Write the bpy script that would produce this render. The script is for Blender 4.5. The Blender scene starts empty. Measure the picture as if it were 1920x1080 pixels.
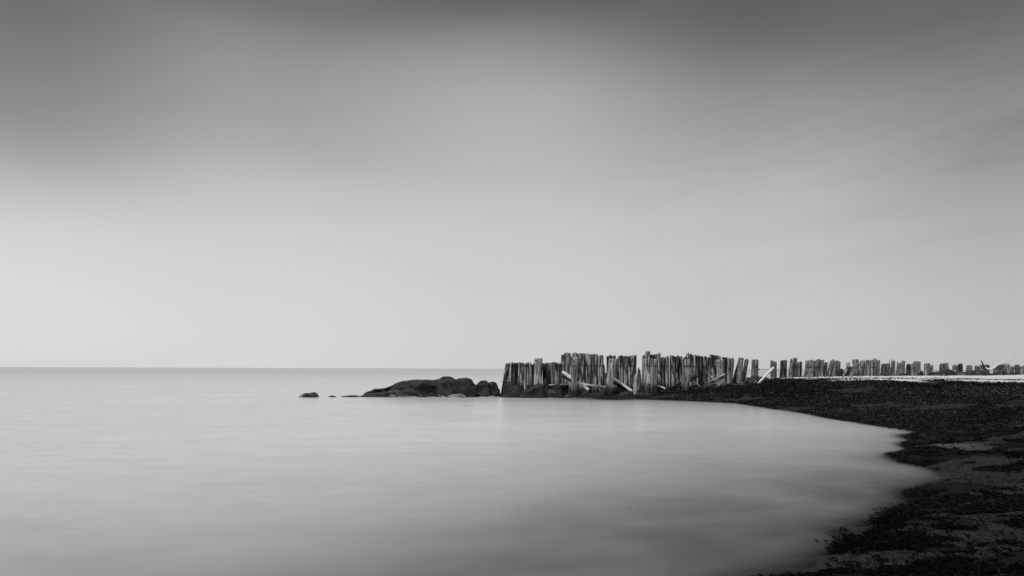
import bpy, bmesh, math, random
import numpy as np
from mathutils import Vector, Matrix

# ------------------------------------------------------------------ camera, sky, sun, exposure
S = bpy.context.scene
COL = S.collection
R = math.radians
F = 1920 * 28 / 36.0                       # focal length in photo pixels
EYE = np.array([0.0, 0.0, 1.5])
PITCH, ROLL = math.atan(151.3 / F), R(0.19)
_f = np.array([0, math.cos(PITCH), math.sin(PITCH)])
_r0 = np.array([1.0, 0, 0]); _u0 = np.array([0, -math.sin(PITCH), math.cos(PITCH)])
_r = _r0 * math.cos(ROLL) + _u0 * math.sin(ROLL)
_u = -_r0 * math.sin(ROLL) + _u0 * math.cos(ROLL)
cam = bpy.data.cameras.new('camera'); cam.lens = 28; cam.sensor_width = 36
cam.clip_start = 0.1; cam.clip_end = 60000
camo = bpy.data.objects.new('camera', cam); COL.objects.link(camo)
m = Matrix.Identity(4)
for i in range(3):
    m[i][0], m[i][1], m[i][2], m[i][3] = _r[i], _u[i], -_f[i], EYE[i]
camo.matrix_world = m
S.camera = camo
S.view_settings.view_transform = 'Standard'; S.view_settings.look = 'None'
S.view_settings.exposure = 0.0; S.view_settings.gamma = 1.0

def ray(px, py):
    return _f + _r * (px - 960) / F + _u * (540 - py) / F
def at(px, py, Y):
    d = ray(px, py); return EYE + d * (Y / d[1])
def atz(px, py, z):
    d = ray(px, py); return EYE + d * ((z - EYE[2]) / d[2])

# ---- a tiny expression layer over shader nodes
class G:
    def __init__(s, nt): s.nt = nt
    def node(s, t, **k):
        n = s.nt.nodes.new(t)
        for a, b in k.items(): setattr(n, a, b)
        return n
    def link(s, a, b): s.nt.links.new(a, b)
    def put(s, sock, v):
        if isinstance(v, E): s.link(v.o, sock)
        elif hasattr(v, 'is_linked'): s.link(v, sock)
        else: sock.default_value = v
    def math(s, op, a, b=None, c=None, clamp=False):
        n = s.node('ShaderNodeMath', operation=op, use_clamp=clamp)
        for i, v in enumerate((a, b, c)):
            if v is not None: s.put(n.inputs[i], v)
        return E(s, n.outputs[0])
    def ramp(s, fac, stops, interp='LINEAR'):
        n = s.node('ShaderNodeValToRGB'); cr = n.color_ramp; cr.interpolation = interp
        while len(cr.elements) < len(stops): cr.elements.new(0.5)
        for e, (p, v) in zip(cr.elements, stops):
            e.position = p; e.color = (v, v, v, 1)
        s.put(n.inputs[0], fac)
        return E(s, n.outputs[0])
    def mix(s, f, a, b):
        return a * (1.0 - f) + b * f
    def smooth(s, x, lo, hi):
        n = s.node('ShaderNodeMapRange', interpolation_type='SMOOTHSTEP')
        s.put(n.inputs[0], x); n.inputs[1].default_value = lo; n.inputs[2].default_value = hi
        return E(s, n.outputs[0])
    def vec(s, x, y, z):
        n = s.node('ShaderNodeCombineXYZ')
        for i, v in enumerate((x, y, z)): s.put(n.inputs[i], v)
        return n.outputs[0]
    def sep(s, v):
        n = s.node('ShaderNodeSeparateXYZ'); s.link(v, n.inputs[0])
        return [E(s, n.outputs[i]) for i in range(3)]
    def noise(s, v, scale=1.0, detail=3.0, rough=0.5, dist=0.0):
        n = s.node('ShaderNodeTexNoise'); s.link(v, n.inputs['Vector'])
        n.inputs['Scale'].default_value = scale; n.inputs['Detail'].default_value = detail
        n.inputs['Roughness'].default_value = rough; n.inputs['Distortion'].default_value = dist
        return E(s, n.outputs['Fac'])
    def attr(s, name):
        n = s.node('ShaderNodeAttribute', attribute_name=name)
        return E(s, n.outputs['Fac'])
class E:
    def __init__(s, g, o): s.g, s.o = g, o
    def __add__(s, b): return s.g.math('ADD', s, b)
    __radd__ = __add__
    def __sub__(s, b): return s.g.math('SUBTRACT', s, b)
    def __rsub__(s, a): return s.g.math('SUBTRACT', a, s)
    def __mul__(s, b): return s.g.math('MULTIPLY', s, b)
    __rmul__ = __mul__
    def exp(s): return s.g.math('EXPONENT', s)
    def clamp(s): return s.g.math('ADD', s, 0.0, clamp=True)

def lin(v):
    v /= 255.0
    return v / 12.92 if v <= 0.04045 else ((v + 0.055) / 1.055) ** 2.4

SUN_EL, SUN_AZ = R(41), R(-143)            # azimuth from +Y, negative = to the left
W = bpy.data.worlds.new('World'); S.world = W; W.use_nodes = True
nt = W.node_tree; nt.nodes.clear(); g = G(nt)
out = g.node('ShaderNodeOutputWorld'); bg = g.node('ShaderNodeBackground')
bg.inputs['Strength'].default_value = 0.1
sky = g.node('ShaderNodeTexSky', sky_type='NISHITA', sun_disc=False, sun_elevation=SUN_EL, sun_rotation=SUN_AZ)
bw = g.node('ShaderNodeRGBToBW'); g.link(sky.outputs[0], bw.inputs[0])
tc = g.node('ShaderNodeTexCoord')
dx, dy, dz = g.sep(tc.outputs['Generated'])
el = g.math('ARCSINE', dz); az = g.math('ARCTAN2', dx, dy)
# slow, soft warping so that no band edge runs ruler-straight
wv = g.vec(az * 1.3 + 4.0, el * 4.0, 0.3)
warp = g.noise(wv, 1.6, 2.0) - 0.5
elw = el + warp * 0.035 * g.smooth(el, 0.02, 0.2)
YS = [0, 60, 130, 200, 270, 340, 420, 520, 620, 688]
SKY = {  # luminance of the overcast by bearing and elevation (long-exposure cloud deck)
    0:    [108, 117, 128, 140, 156, 184, 208, 217, 219, 214],
    480:  [108, 133, 152, 156, 170, 191, 202, 211, 214, 213],
    960:  [93, 131, 162, 173, 180, 189, 197, 204, 206, 205],
    1440: [92, 106, 127, 153, 166, 177, 189, 197, 198, 196],
    1920: [100, 118, 130, 142, 150, 157, 174, 184, 188, 187]}
prev = None; azs = []
for px in sorted(SKY):
    stops = []
    for y, v in zip(YS, SKY[px]):
        d = ray(px, y); e_ = math.asin(d[2] / np.linalg.norm(d))
        stops.append((max(0.0, e_ / 0.6), lin(v)))
    stops = sorted(stops)
    a_ = math.atan2(*(ray(px, 400)[:2]))
    rr = g.ramp(elw * (1 / 0.6), stops, 'B_SPLINE')
    prev = rr if prev is None else g.mix(g.smooth(az, azs[-1], a_), prev, rr)
    azs.append(a_)
cloud = prev
# wind-drawn streaks, stronger to the right, running up to the right
sv = g.vec((az * 1.0 + el * 0.25) * 2.2, (el - az * 0.12) * 17.0, 1.7)
st = g.noise(sv, 1.0, 5.0, 0.55, 0.5)
stf = g.smooth(az, 0.0, 0.5) * (0.25 * g.smooth(el, 0.02, 0.10) + 0.75 * g.smooth(el, 0.13, 0.25)) * g.smooth(el, 0.42, 0.32)
sv2 = g.vec(az * 1.4 + 9.0, (el - az * 0.1) * 9.0, 0.4)
st2 = g.noise(sv2, 1.0, 3.0, 0.5)
wisp = g.smooth(st, 0.40, 0.80) * stf
cloud = cloud * (1.0 - wisp * 0.21) * (1.0 + (st2 - 0.5) * 0.15 * g.smooth(el, 0.03, 0.25))
zen = g.smooth(el, 0.50, 0.85)
cloud = g.mix(zen, cloud, cloud * 0.0 + 1.05)
val = cloud * 9.9 + E(g, bw.outputs[0]) * 0.02
g.link(val.o, bg.inputs['Color']); g.link(bg.outputs[0], out.inputs[0])

sl = bpy.data.lights.new('sun', 'SUN'); sl.energy = 2.0; sl.angle = R(12); sl.color = (1, 0.99, 0.98)
so = bpy.data.objects.new('sun', sl); COL.objects.link(so)
sd = Vector((math.sin(SUN_AZ) * math.cos(SUN_EL), math.cos(SUN_AZ) * math.cos(SUN_EL), math.sin(SUN_EL)))
so.rotation_euler = sd.to_track_quat('Z', 'Y').to_euler(); so.location = sd * 60

# ------------------------------------------------------------------ numpy noise
def _h(ix, iy, iz, s):
    n = (ix.astype(np.int64) * 374761393 + iy.astype(np.int64) * 668265263 + iz.astype(np.int64) * 2147483647 + s * 974634541) & 0xffffffff
    n = ((n ^ (n >> 13)) * 1274126177) & 0xffffffff
    n = ((n ^ (n >> 16)) * 2246822519) & 0xffffffff
    return ((n ^ (n >> 15)) & 0xffff) / 65535.0 * 2 - 1
def vnoise(x, y, z=0.0, seed=0):
    x, y, z = np.broadcast_arrays(np.asarray(x, float), np.asarray(y, float), np.asarray(z, float))
    i, j, k = np.floor(x), np.floor(y), np.floor(z)
    fx, fy, fz = x - i, y - j, z - k
    fx, fy, fz = (t * t * t * (t * (t * 6 - 15) + 10) for t in (fx, fy, fz))
    r = 0
    for a in (0, 1):
        for b in (0, 1):
            for c in (0, 1):
                w = (fx if a else 1 - fx) * (fy if b else 1 - fy) * (fz if c else 1 - fz)
                r = r + w * _h(i + a, j + b, k + c, seed)
    return r
def fbm(x, y, z=0.0, seed=0, oct=4, gain=0.5):
    r, a = 0, 1.0
    for o in range(oct):
        r = r + a * vnoise(np.asarray(x) * 2**o + 7.3 * o, np.asarray(y) * 2**o + 3.1 * o, np.asarray(z) * 2**o, seed + o)
        a *= gain
    return r
def sstep(x, a, b):
    t = np.clip((np.asarray(x) - a) / (b - a), 0, 1); return t * t * (3 - 2 * t)

# ------------------------------------------------------------------ object helpers
def mesh(name, v, f, mat, smooth=True, loc=(0, 0, 0), parent=None, attrs=None):
    me = bpy.data.meshes.new(name)
    v = np.asarray(v, float) - np.asarray(loc, float)
    if isinstance(f, np.ndarray):
        n = len(f); k = f.shape[1]
        me.vertices.add(len(v)); me.vertices.foreach_set('co', v.ravel())
        me.loops.add(n * k); me.loops.foreach_set('vertex_index', f.ravel().astype(np.int32))
        me.polygons.add(n)
        me.polygons.foreach_set('loop_start', np.arange(0, n * k, k, dtype=np.int32))
        me.update(calc_edges=True); me.validate()
    else:
        me.from_pydata([tuple(p) for p in v], [], f)
    if smooth: me.polygons.foreach_set('use_smooth', [True] * len(me.polygons))
    for an, av in (attrs or {}).items():
        a = me.attributes.new(an, 'FLOAT', 'POINT'); a.data.foreach_set('value', np.asarray(av, np.float32))
    me.materials.append(mat); me.update()
    o = bpy.data.objects.new(name, me); COL.objects.link(o)
    o.location = loc
    if parent: o.parent = parent; o.location = Vector(loc) - parent.location
    return o
def tag(o, label=None, cat=None, group=None, kind=None):
    if label: o['label'] = label
    if cat: o['category'] = cat
    if group: o['group'] = group
    o['kind'] = kind or 'thing'
    return o

# ------------------------------------------------------------------ materials
def newmat(name):
    mt = bpy.data.materials.new(name); mt.use_nodes = True
    n = mt.node_tree; n.nodes.clear(); q = G(n)
    o = q.node('ShaderNodeOutputMaterial'); b = q.node('ShaderNodeBsdfPrincipled')
    q.link(b.outputs[0], o.inputs[0])
    return mt, q, b
def grey(q, b, v):
    q.link(v.o, b.inputs['Base Color'])
def bump(q, b, h, dist, strength=1.0):
    n = q.node('ShaderNodeBump'); q.link(h.o, n.inputs['Height'])
    n.inputs['Distance'].default_value = dist; n.inputs['Strength'].default_value = strength
    q.link(n.outputs[0], b.inputs['Normal'])

def wood_mat(name, lo, hi, tide=0.0, contrast=1.0):
    mt, q, b = newmat(name)
    t = q.node('ShaderNodeTexCoord'); oi = q.node('ShaderNodeObjectInfo')
    rnd = E(q, oi.outputs['Random'])
    x, y, z = q.sep(t.outputs['Object'])
    ge = q.node('ShaderNodeNewGeometry'); wx, wy, wz = q.sep(ge.outputs['Position'])
    off = rnd * 57.0
    grain = q.noise(q.vec(x * 17.0 + off, y * 17.0, z * 0.9), 1.0, 4.0, 0.62, 0.6)
    rot = q.noise(q.vec(x * 7.0 + off, y * 7.0 + 3.0, z * 0.9 + off), 1.0, 3.0, 0.55, 0.5)
    fine = q.noise(q.vec(x * 60.0 + off, y * 60.0, z * 9.0), 1.0, 2.0, 0.6)
    v = q.ramp(grain, [(0.38, lo), (0.49, lo + (hi - lo) * 0.45), (0.60, hi)])
    v = v * (0.8 + fine * 0.4)
    v = v * q.mix(q.smooth(rot, 0.58, 0.43) * contrast + (1.0 - contrast), E(q, rnd.o) * 0.0 + 0.12, rnd * 0.5 + 0.72) if contrast else v
    if tide:
        # old waler line and tidal algae stain, both at fixed heights on the timber
        ln = (wz - 1.66) * (1 / 0.07); band = ((ln * ln) * -1.0).exp()
        bn = q.noise(q.vec(wx * 5.0, wy * 5.0, wz * 3.0), 1.0, 2.0)
        v = v * (1.0 - band * q.smooth(bn, 0.42, 0.6) * 0.7)
        tn = q.noise(q.vec(wx * 2.2, wy * 2.2, wz * 0.8), 1.0, 3.0)
        v = v * (1.0 - q.smooth(wz + (tn - 0.5) * 1.1, 0.80, 0.40) * tide)
    grey(q, b, v)
    b.inputs['Roughness'].default_value = 0.85
    b.inputs['Specular IOR Level'].default_value = 0.2
    bump(q, b, grain * 0.7 + rot * 0.6, 0.03, 0.8)
    return mt
WOOD = wood_mat('weathered_timber', 0.014, 0.50, 0.85)
WOOD_FAR = wood_mat('grey_weathered_timber', 0.06, 0.30, 0.5, .45)
WOOD_PILLAR = wood_mat('grey_pillar_timber', 0.06, 0.42, 0.85, .5)
WOOD_DARK = wood_mat('dark_rotten_timber', 0.02, 0.14, 0.6)
WOOD_PALE = wood_mat('bleached_timber', 0.45, 0.82, 0.0, 0)
WOOD_RAG = wood_mat('ragged_pale_timber', 0.14, 0.80, 0.9, .35)
WOOD_SUN = wood_mat('pale_split_timber', 0.12, 0.62, 0.0)

def rock_mat(name, lo, hi, pale=0.0):
    mt, q, b = newmat(name)
    t = q.node('ShaderNodeTexCoord'); oi = q.node('ShaderNodeObjectInfo'); rnd = E(q, oi.outputs['Random'])
    x, y, z = q.sep(t.outputs['Object'])
    P = q.vec(x + rnd * 31.0, y, z * 1.5)
    n1 = q.noise(P, 2.2, 6.0, 0.62, 0.4); n2 = q.noise(P, 14.0, 4.0, 0.6)
    v = q.ramp(n1, [(0.32, lo), (0.6, hi)]) * (0.25 + n2 * 1.5)
    if pale:
        n3 = q.noise(q.vec(x * 0.7 + rnd * 9.0, y * 0.7, z * 3.2 + x * 0.5), 2.0, 5.0, 0.65, 0.8)
        v = q.mix(q.smooth(n3, 0.55, 0.63) * q.smooth(z, 0.75, 0.1), v, n2 * 0.0 + pale)
    grey(q, b, v)
    b.inputs['Roughness'].default_value = 0.62
    b.inputs['Specular IOR Level'].default_value = 0.12
    bump(q, b, n1 * 1.0 + n2 * 0.35, 0.14, 1.0)
    return mt
ROCK = rock_mat('dark_wet_rock', 0.004, 0.040, 0.24)
ROCK_PLAIN = rock_mat('dark_rock', 0.004, 0.032)
ROCK_PALE = rock_mat('pale_stone', 0.08, 0.26)
ROCK_WHITE = rock_mat('white_stone', 0.3, 0.55)
IRON, q_, b_ = newmat('rusted_iron'); b_.inputs['Base Color'].default_value = (.02, .02, .02, 1); b_.inputs['Roughness'].default_value = 0.7

# ------------------------------------------------------------------ ground
WALL_X = [900, 940, 1060, 1200, 1300, 1400, 1500, 1640, 1760, 1930]
WALL_Y = [45.0, 45.0, 44.5, 45.5, 47.0, 49.0, 52.0, 56.0, 60.0, 66.5]
def wallY(px): return float(np.interp(px, WALL_X, WALL_Y))
CP = []
for px, py in [(1120, 748), (1200, 748), (1300, 752), (1390, 757), (1440, 765), (1500, 773), (1560, 783), (1620, 793), (1690, 804),
               (1722, 808), (1703, 826), (1696, 848), (1706, 867), (1735, 873), (1752, 881), (1765, 900), (1720, 940), (1670, 975), (1620, 1010), (1580, 1038), (1575, 1060), (1545, 1080)]:
    p = atz(px, py, 0.0); CP.append((p[0], p[1], 0.0))
CP += [(1.5, 4.4, 0), (-2.0, 2.6, 0), (-7, 2.0, 0), (-16, 1.5, 0), (-45, -2, 0)]
for px, py, z in [(1740, 840, .07), (1770, 835, .09), (1722, 853, .04), (1790, 850, .08), (1735, 818, .05), (1708, 832, .03), (1702, 846, .03), (1735, 888, -.03), (1715, 886, -.05), (1660, 850, -.06), (1650, 900, -.05), (1475, 1075, -.02), (1400, 1072, -.04), (1500, 1035, -.035), (1560, 960, -.05)]:
    p = atz(px, py, z); CP.append((p[0], p[1], z))
for px, Y, z in [(1219, 43.8, .12), (1286, 44.5, .28), (1350, 46, .44), (1415, 48.5, .62), (1468, 50.5, .93), (1530, 52.5, 1.02), (1640, 55.5, 1.04), (1760, 59.5, 1.06), (1910, 65, 1.06), (1990, 68, 1.06), (1580, 48, 1.0), (1660, 49, 1.0), (1760, 51, 1.0), (1880, 53, 1.0), (1980, 55, 1.0),
                 (1270, 46.8, .42), (1330, 47.6, .66), (1180, 45.6, .0), (1130, 45, -.1), (1060, 44.5, -.25), (950, 45, -.45), (860, 44, -.6), (600, 42, -.8)]:
    p = at(px, 690, Y); CP.append((p[0], p[1], z))
for px, py, z in [(1440, 722, .66), (1560, 712.5, .95), (1640, 712, .96), (1760, 714, .96), (1910, 716, .95), (1500, 716, .86)]:
    p = atz(px, py, z); CP.append((p[0], p[1], z))
for X, Y, z in [(3.8, 6, .17), (3.0, 5.2, .2), (6, 9, .24), (7.4, 11.5, .22), (9.3, 15, .26), (14, 20, .42), (13, 25, .33), (18, 28, .55), (22, 34, .75), (14, 33, .40), (12.5, 38, .36),
                (2.4, 2, .35), (0, -.5, .35), (0, -5, .8), (8, 0, .7), (12, 8, .7), (20, 10, 1.0), (30, 25, .9), (40, 45, 1.0), (-10, -8, .8), (-30, -14, .9), (20, -15, 1.6), (60, 60, 1.05), (60, 20, 1.5)]:
    CP.append((X, Y, z))
for X, Y, z in [(0, 6, -.09), (-2, 6, -.17), (.4, 7.5, -.10), (-1, 8, -.18), (1.2, 9, -.11), (2.8, 13, -.16), (4.5, 18, -.16), (6, 25, -.2), (4, 33, -.25), (0, 20, -.5), (-6, 10, -.6), (-8, 25, -1.0), (-20, 15, -1.2), (-20, 45, -1.3), (-40, 20, -1.6), (0, 55, -1.2),
                (6, 52, -.6), (10, 55, -.6), (16, 60, -.5), (24, 66, -.4), (32, 72, -.4), (44, 80, -.5), (70, 92, -.4), (10, 75, -1.6), (40, 100, -1.8), (-50, 60, -1.8), (-20, 90, -2)]:
    CP.append((X, Y, z))
CP = np.array(CP)
def _U(r2): return 0.5 * r2 * np.log(r2 + 1e-9)
def _fit():
    n = len(CP); d = ((CP[:, None, :2] - CP[None, :, :2])**2).sum(-1)
    A = np.zeros((n + 3, n + 3)); A[:n, :n] = _U(d) + np.eye(n) * 0.05
    P = np.c_[np.ones(n), CP[:, :2]]; A[:n, n:] = P; A[n:, :n] = P.T
    return np.linalg.solve(A, np.r_[CP[:, 2], 0, 0, 0])
TPS = _fit()
def ground_z(X, Y, detail=True):
    X = np.asarray(X, float); Y = np.asarray(Y, float)
    z = TPS[-3] + TPS[-2] * X + TPS[-1] * Y
    for w, (a, b, _) in zip(TPS[:-3], CP): z = z + w * _U((X - a)**2 + (Y - b)**2)
    z = z + .022 * np.tanh(z / .02)
    far = sstep(np.hypot(X, Y), 95, 150)
    z = np.clip(z, -2.2, 2.2) * (1 - far) + far * np.where(Y < 0, 1.5, -2.2)
    # steep unseen rise added behind and right of the camera to shade the foreground
    e = np.minimum.reduce([-(Y + 3.0 + .10 * np.clip(-X, 0, 40)), 0 * X + 99])
    e2 = (X - np.interp(Y, [-20, 0, 5, 10, 16, 30], [2, 4.0, 6.6, 10.2, 30, 200]))
    e = np.maximum(e, e2) + .5 * fbm(X * .3, Y * .3, 0, 91, 3)
    H = np.interp(X, [-16, -8, -3, 40], [.6, 4.0, 15.0, 16.0])
    shade_bank = H * sstep(e, 0, 4.5) * (1 - sstep(np.hypot(X, Y), 90, 150))
    z = z + shade_bank
    if detail:
        z = z + (0.03 * fbm(X * .35, Y * .35, 0, 11, 3) + 0.012 * fbm(X * 1.7, Y * 1.7, 0, 5, 3)) * sstep(z, -.12, .03)
    return z
def weed_mask(X, Y, z):
    """0..1 how much wrack covers the beach."""
    d = np.hypot(X, Y)
    n = fbm(X * .45 + 3, Y * .28, 0, 21, 4, .55)
    n2 = fbm(X * 2.1, Y * 1.6, 0, 33, 3, .6)
    near = sstep(n + .55 * n2 + .12, -.12, .16)
    mid = sstep(n + .3 * n2 + .78, -.1, .2)
    isl = np.exp(-(((X - 8.2) / 1.7)**2 + ((Y - 15.2) / 2.6)**2)) - 0.9 * np.exp(-(((X - 8.0) / .30)**2 + ((Y - 14.8) / .75)**2))
    bare = 1.3 * np.exp(-(((X - 8.0) / .30)**2 + ((Y - 14.8) / .75)**2)) + np.exp(-(((X - 11.2) / 1.3)**2 + ((Y - 18.2) / 2.0)**2)) + np.exp(-(((X - 2.6) / .7)**2 + ((Y - 5.7) / .5)**2))
    near = sstep(n + .7 * n2 + .08 + 1.0 * isl + .7 * np.exp(-(((X - 7.4) / 1.2)**2 + ((Y - 11.6) / 1.6)**2)) - 1.0 * bare + .5 * sstep(X - np.interp(Y, [-20, 0, 5, 10, 16, 30], [2, 4.0, 6.6, 10.2, 30, 200]), -3.4, -1.6), -.12, .16)  # last term: extra wrack along the right edge, shade put into the beach colour
    w = near + (mid - near) * sstep(Y, 17, 23)
    dry = sstep(z + .05 * fbm(X * .5, Y * .3, 0, 41, 3), .90, .96) * sstep(X, 13.5, 17)
    strip = np.exp(-((Y - 47.3 - .2 * (X - 12) + .25 * n2) / .55)**2) * sstep(X, 11.2, 12) * sstep(-X, -15.6, -14.6)
    strip = np.maximum(strip, .7 * np.exp(-((Y - 45.4 - .15 * (X - 8) + .3 * n2) / .6)**2) * sstep(X, 7.2, 8.2) * sstep(-X, -12.6, -11.4))
    return np.clip(w * (1 - dry) * (1 - .9 * strip), 0, 1), dry, strip

def polar(naz, nr, r0, r1, front=0.8):
    # azimuths dense ahead, sparse behind; radii geometric
    nf = int(naz * front); a1 = R(40)
    a = np.concatenate([np.linspace(-a1, a1, nf, endpoint=False), np.linspace(a1, 2 * math.pi - a1, naz - nf, endpoint=False)])
    r = r0 * (r1 / r0)**(np.linspace(0, 1, nr))
    return a, r
def polar_mesh(a, r):
    A, Rr = np.meshgrid(a, r); X = np.sin(A) * Rr; Y = np.cos(A) * Rr
    n, k = len(a), len(r)
    i = np.arange(k - 1)[:, None] * n; j = np.arange(n)[None]; j2 = (j + 1) % n
    f = np.stack([i + j, i + j2, i + n + j2, i + n + j], -1).reshape(-1, 4)[:, ::-1]
    return X.ravel(), Y.ravel(), f

mt, q, b = newmat('beach_sand')
ge = q.node('ShaderNodeNewGeometry'); px_, py_, pz_ = q.sep(ge.outputs['Position'])
weed, dry = q.attr('weed'), q.attr('dry')
s1 = q.noise(ge.outputs['Position'], 1.1, 5.0, 0.6); s2 = q.noise(ge.outputs['Position'], 22.0, 3.0, 0.6)
wet = 0.019 + s1 * 0.016
s3 = q.noise(ge.outputs['Position'], 5.0, 4.0, 0.65)
wet = wet * (0.3 + s2 * 0.8 + s3 * 0.6)
drys = (0.42 + s1 * 0.2) * (0.8 + s2 * 0.35)
wrk = 0.006 + s2 * 0.012
sand = q.mix(dry, wet, drys)
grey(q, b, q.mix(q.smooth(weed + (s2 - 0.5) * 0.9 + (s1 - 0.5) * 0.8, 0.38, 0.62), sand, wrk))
b.inputs['Roughness'].default_value = 0.9; b.inputs['Specular IOR Level'].default_value = 0.0
bump(q, b, s1 * 0.4 + s2 * 0.25, 0.04, 0.6)
SAND = mt
a, r = polar(900, 420, 1.2, 26000)
r = np.concatenate([1.2 * (120 / 1.2)**np.linspace(0, 1, 380), 120 * (26000 / 120)**np.linspace(0.02, 1, 40)])
X, Y, f = polar_mesh(a, r)
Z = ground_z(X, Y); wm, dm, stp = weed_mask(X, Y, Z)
dm = np.maximum(dm, stp * .5)
dm = np.maximum(dm, .10 * np.exp(-(((X - 8.0) / .4)**2 + ((Y - 14.8) / 1.0)**2)))
Z = Z + .03 * wm * sstep(Z, -.01, .05) * np.clip(fbm(X * 3, Y * 3, 0, 8, 3) + .4, 0, 1.5)
Vb = np.c_[X, Y, Z]
# close the middle under the camera
Vb = np.r_[Vb, [[0, 0, float(ground_z(0, 0))]]]; wm = np.r_[wm, 0]; dm = np.r_[dm, 0]
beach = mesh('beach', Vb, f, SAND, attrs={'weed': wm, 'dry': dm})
bmx = bmesh.new(); bmx.from_mesh(beach.data); bmx.verts.ensure_lookup_table()
for j in range(len(a)):
    bmx.faces.new((bmx.verts[(j + 1) % len(a)], bmx.verts[j], bmx.verts[-1]))
bmx.to_mesh(beach.data); bmx.free()
tag(beach, 'dark wrack-covered beach rising to a pale dry sand strip along the piles', 'beach', kind='structure')

# ------------------------------------------------------------------ sea (long exposure: smooth, milky away from the shore)
mt, q, b = newmat('sea_water')
ge = q.node('ShaderNodeNewGeometry'); px_, py_, pz_ = q.sep(ge.outputs['Position'])
dep, milk, scum_shade = q.attr('depth'), q.attr('milk'), q.attr('scum_shade')
w1 = q.noise(q.vec(px_ * 0.10, py_ * 0.22, 0.0), 1.0, 5.0, 0.6, 0.4)
w2 = q.noise(q.vec(px_ * 0.55, py_ * 1.3, 2.0), 1.0, 4.0, 0.6, 0.5)
w3 = q.noise(q.vec(px_ * 1.2 + py_ * 0.2, py_ * 1.5, 5.0), 1.0, 3.0, 0.55, 0.4)
body = 0.03 + milk * 0.46 * (0.55 + w1 * 0.34 + w2 * 0.30 + w3 * 0.26)
grey(q, b, body * (1.0 - scum_shade * 0.7))  # drifting weed, plus shade painted into the near-shore water colour
q.link((0.205 + w1 * 0.09 + scum_shade * 0.12).o, b.inputs['Roughness'])
b.inputs['IOR'].default_value = 1.33
q.link((0.5 - scum_shade * 0.40).o, b.inputs['Specular IOR Level'])
q.link(q.smooth(dep, -0.005, 0.07).o, b.inputs['Alpha'])
bump(q, b, w1 * 0.6 + w2 * 0.25, 0.05, 0.2)
WATER = mt
a, _ = polar(520, 10, 1, 2)
r = np.concatenate([1.2 * (120 / 1.2)**np.linspace(0, 1, 300), 120 * (26000 / 120)**np.linspace(0.02, 1, 60)])
X, Y, f = polar_mesh(a, r)
gz = ground_z(X, Y, True); dpt = np.clip(-gz, -.5, 3)
rad_ = np.hypot(X, Y)
milk = (1 - np.exp(-np.clip(dpt, 0, 3) / (.30 - .16 * sstep(Y, 12, 22)))) * (1 - .32 * sstep(rad_, 42, 260))
sc = sstep(-dpt, -.24, -.03) * sstep(-Y, -19, -10)
sc = np.clip(sc * (.9 + .2 * fbm(X * 1.3 + Y * .3, Y * 1.7 - X * .5, 0, 55, 4)), 0, 1)
keep = (dpt[f].max(1) > -.12)
sea = mesh('sea', np.c_[X, Y, np.zeros_like(X)], f[keep], WATER, attrs={'depth': dpt, 'milk': milk, 'scum_shade': sc})
tag(sea, 'smooth milky grey sea running out to the horizon', 'sea', kind='structure')

# ------------------------------------------------------------------ far shore
rng = np.random.default_rng(4)
def far_shore():
    mt, q, b = newmat('far_land'); ge = q.node('ShaderNodeNewGeometry')
    n = q.noise(ge.outputs['Position'], 0.02, 4.0); grey(q, b, 0.16 + n * 0.16); b.inputs['Roughness'].default_value = 1.0
    D = 3200.0; xs = np.linspace(1372, 2150, 420)
    V, Fc = [], []
    prof = [(-.5, 0.0), (-60, 0.5), (-160, 0.92), (-320, 1.0), (-600, 0.6), (-900, -.1)]
    for i, px in enumerate(xs):
        t = (px - 1372) / 60.0
        h = (1.0 + 3.4 * sstep(px, 1380, 1440) + 1.5 * fbm(px * .02, 1.0, 0, 3, 4) + .8 * fbm(px * .12, 5.0, 0, 9, 3)) * sstep(px, 1368, 1385)
        for k, (dyy, hh) in enumerate(prof):
            p = at(px, 691, D - dyy); V.append((p[0], p[1], max(-.5, hh * h * 1.0) - .3))
    m_ = len(prof)
    for i in range(len(xs) - 1):
        for k in range(m_ - 1):
            Fc.append((i * m_ + k, (i + 1) * m_ + k, (i + 1) * m_ + k + 1, i * m_ + k + 1))
    o = mesh('far_shore', V, Fc, mt)
    tag(o, 'thin low line of land along the horizon behind the piles', 'shore', kind='structure')
far_shore()

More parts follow.
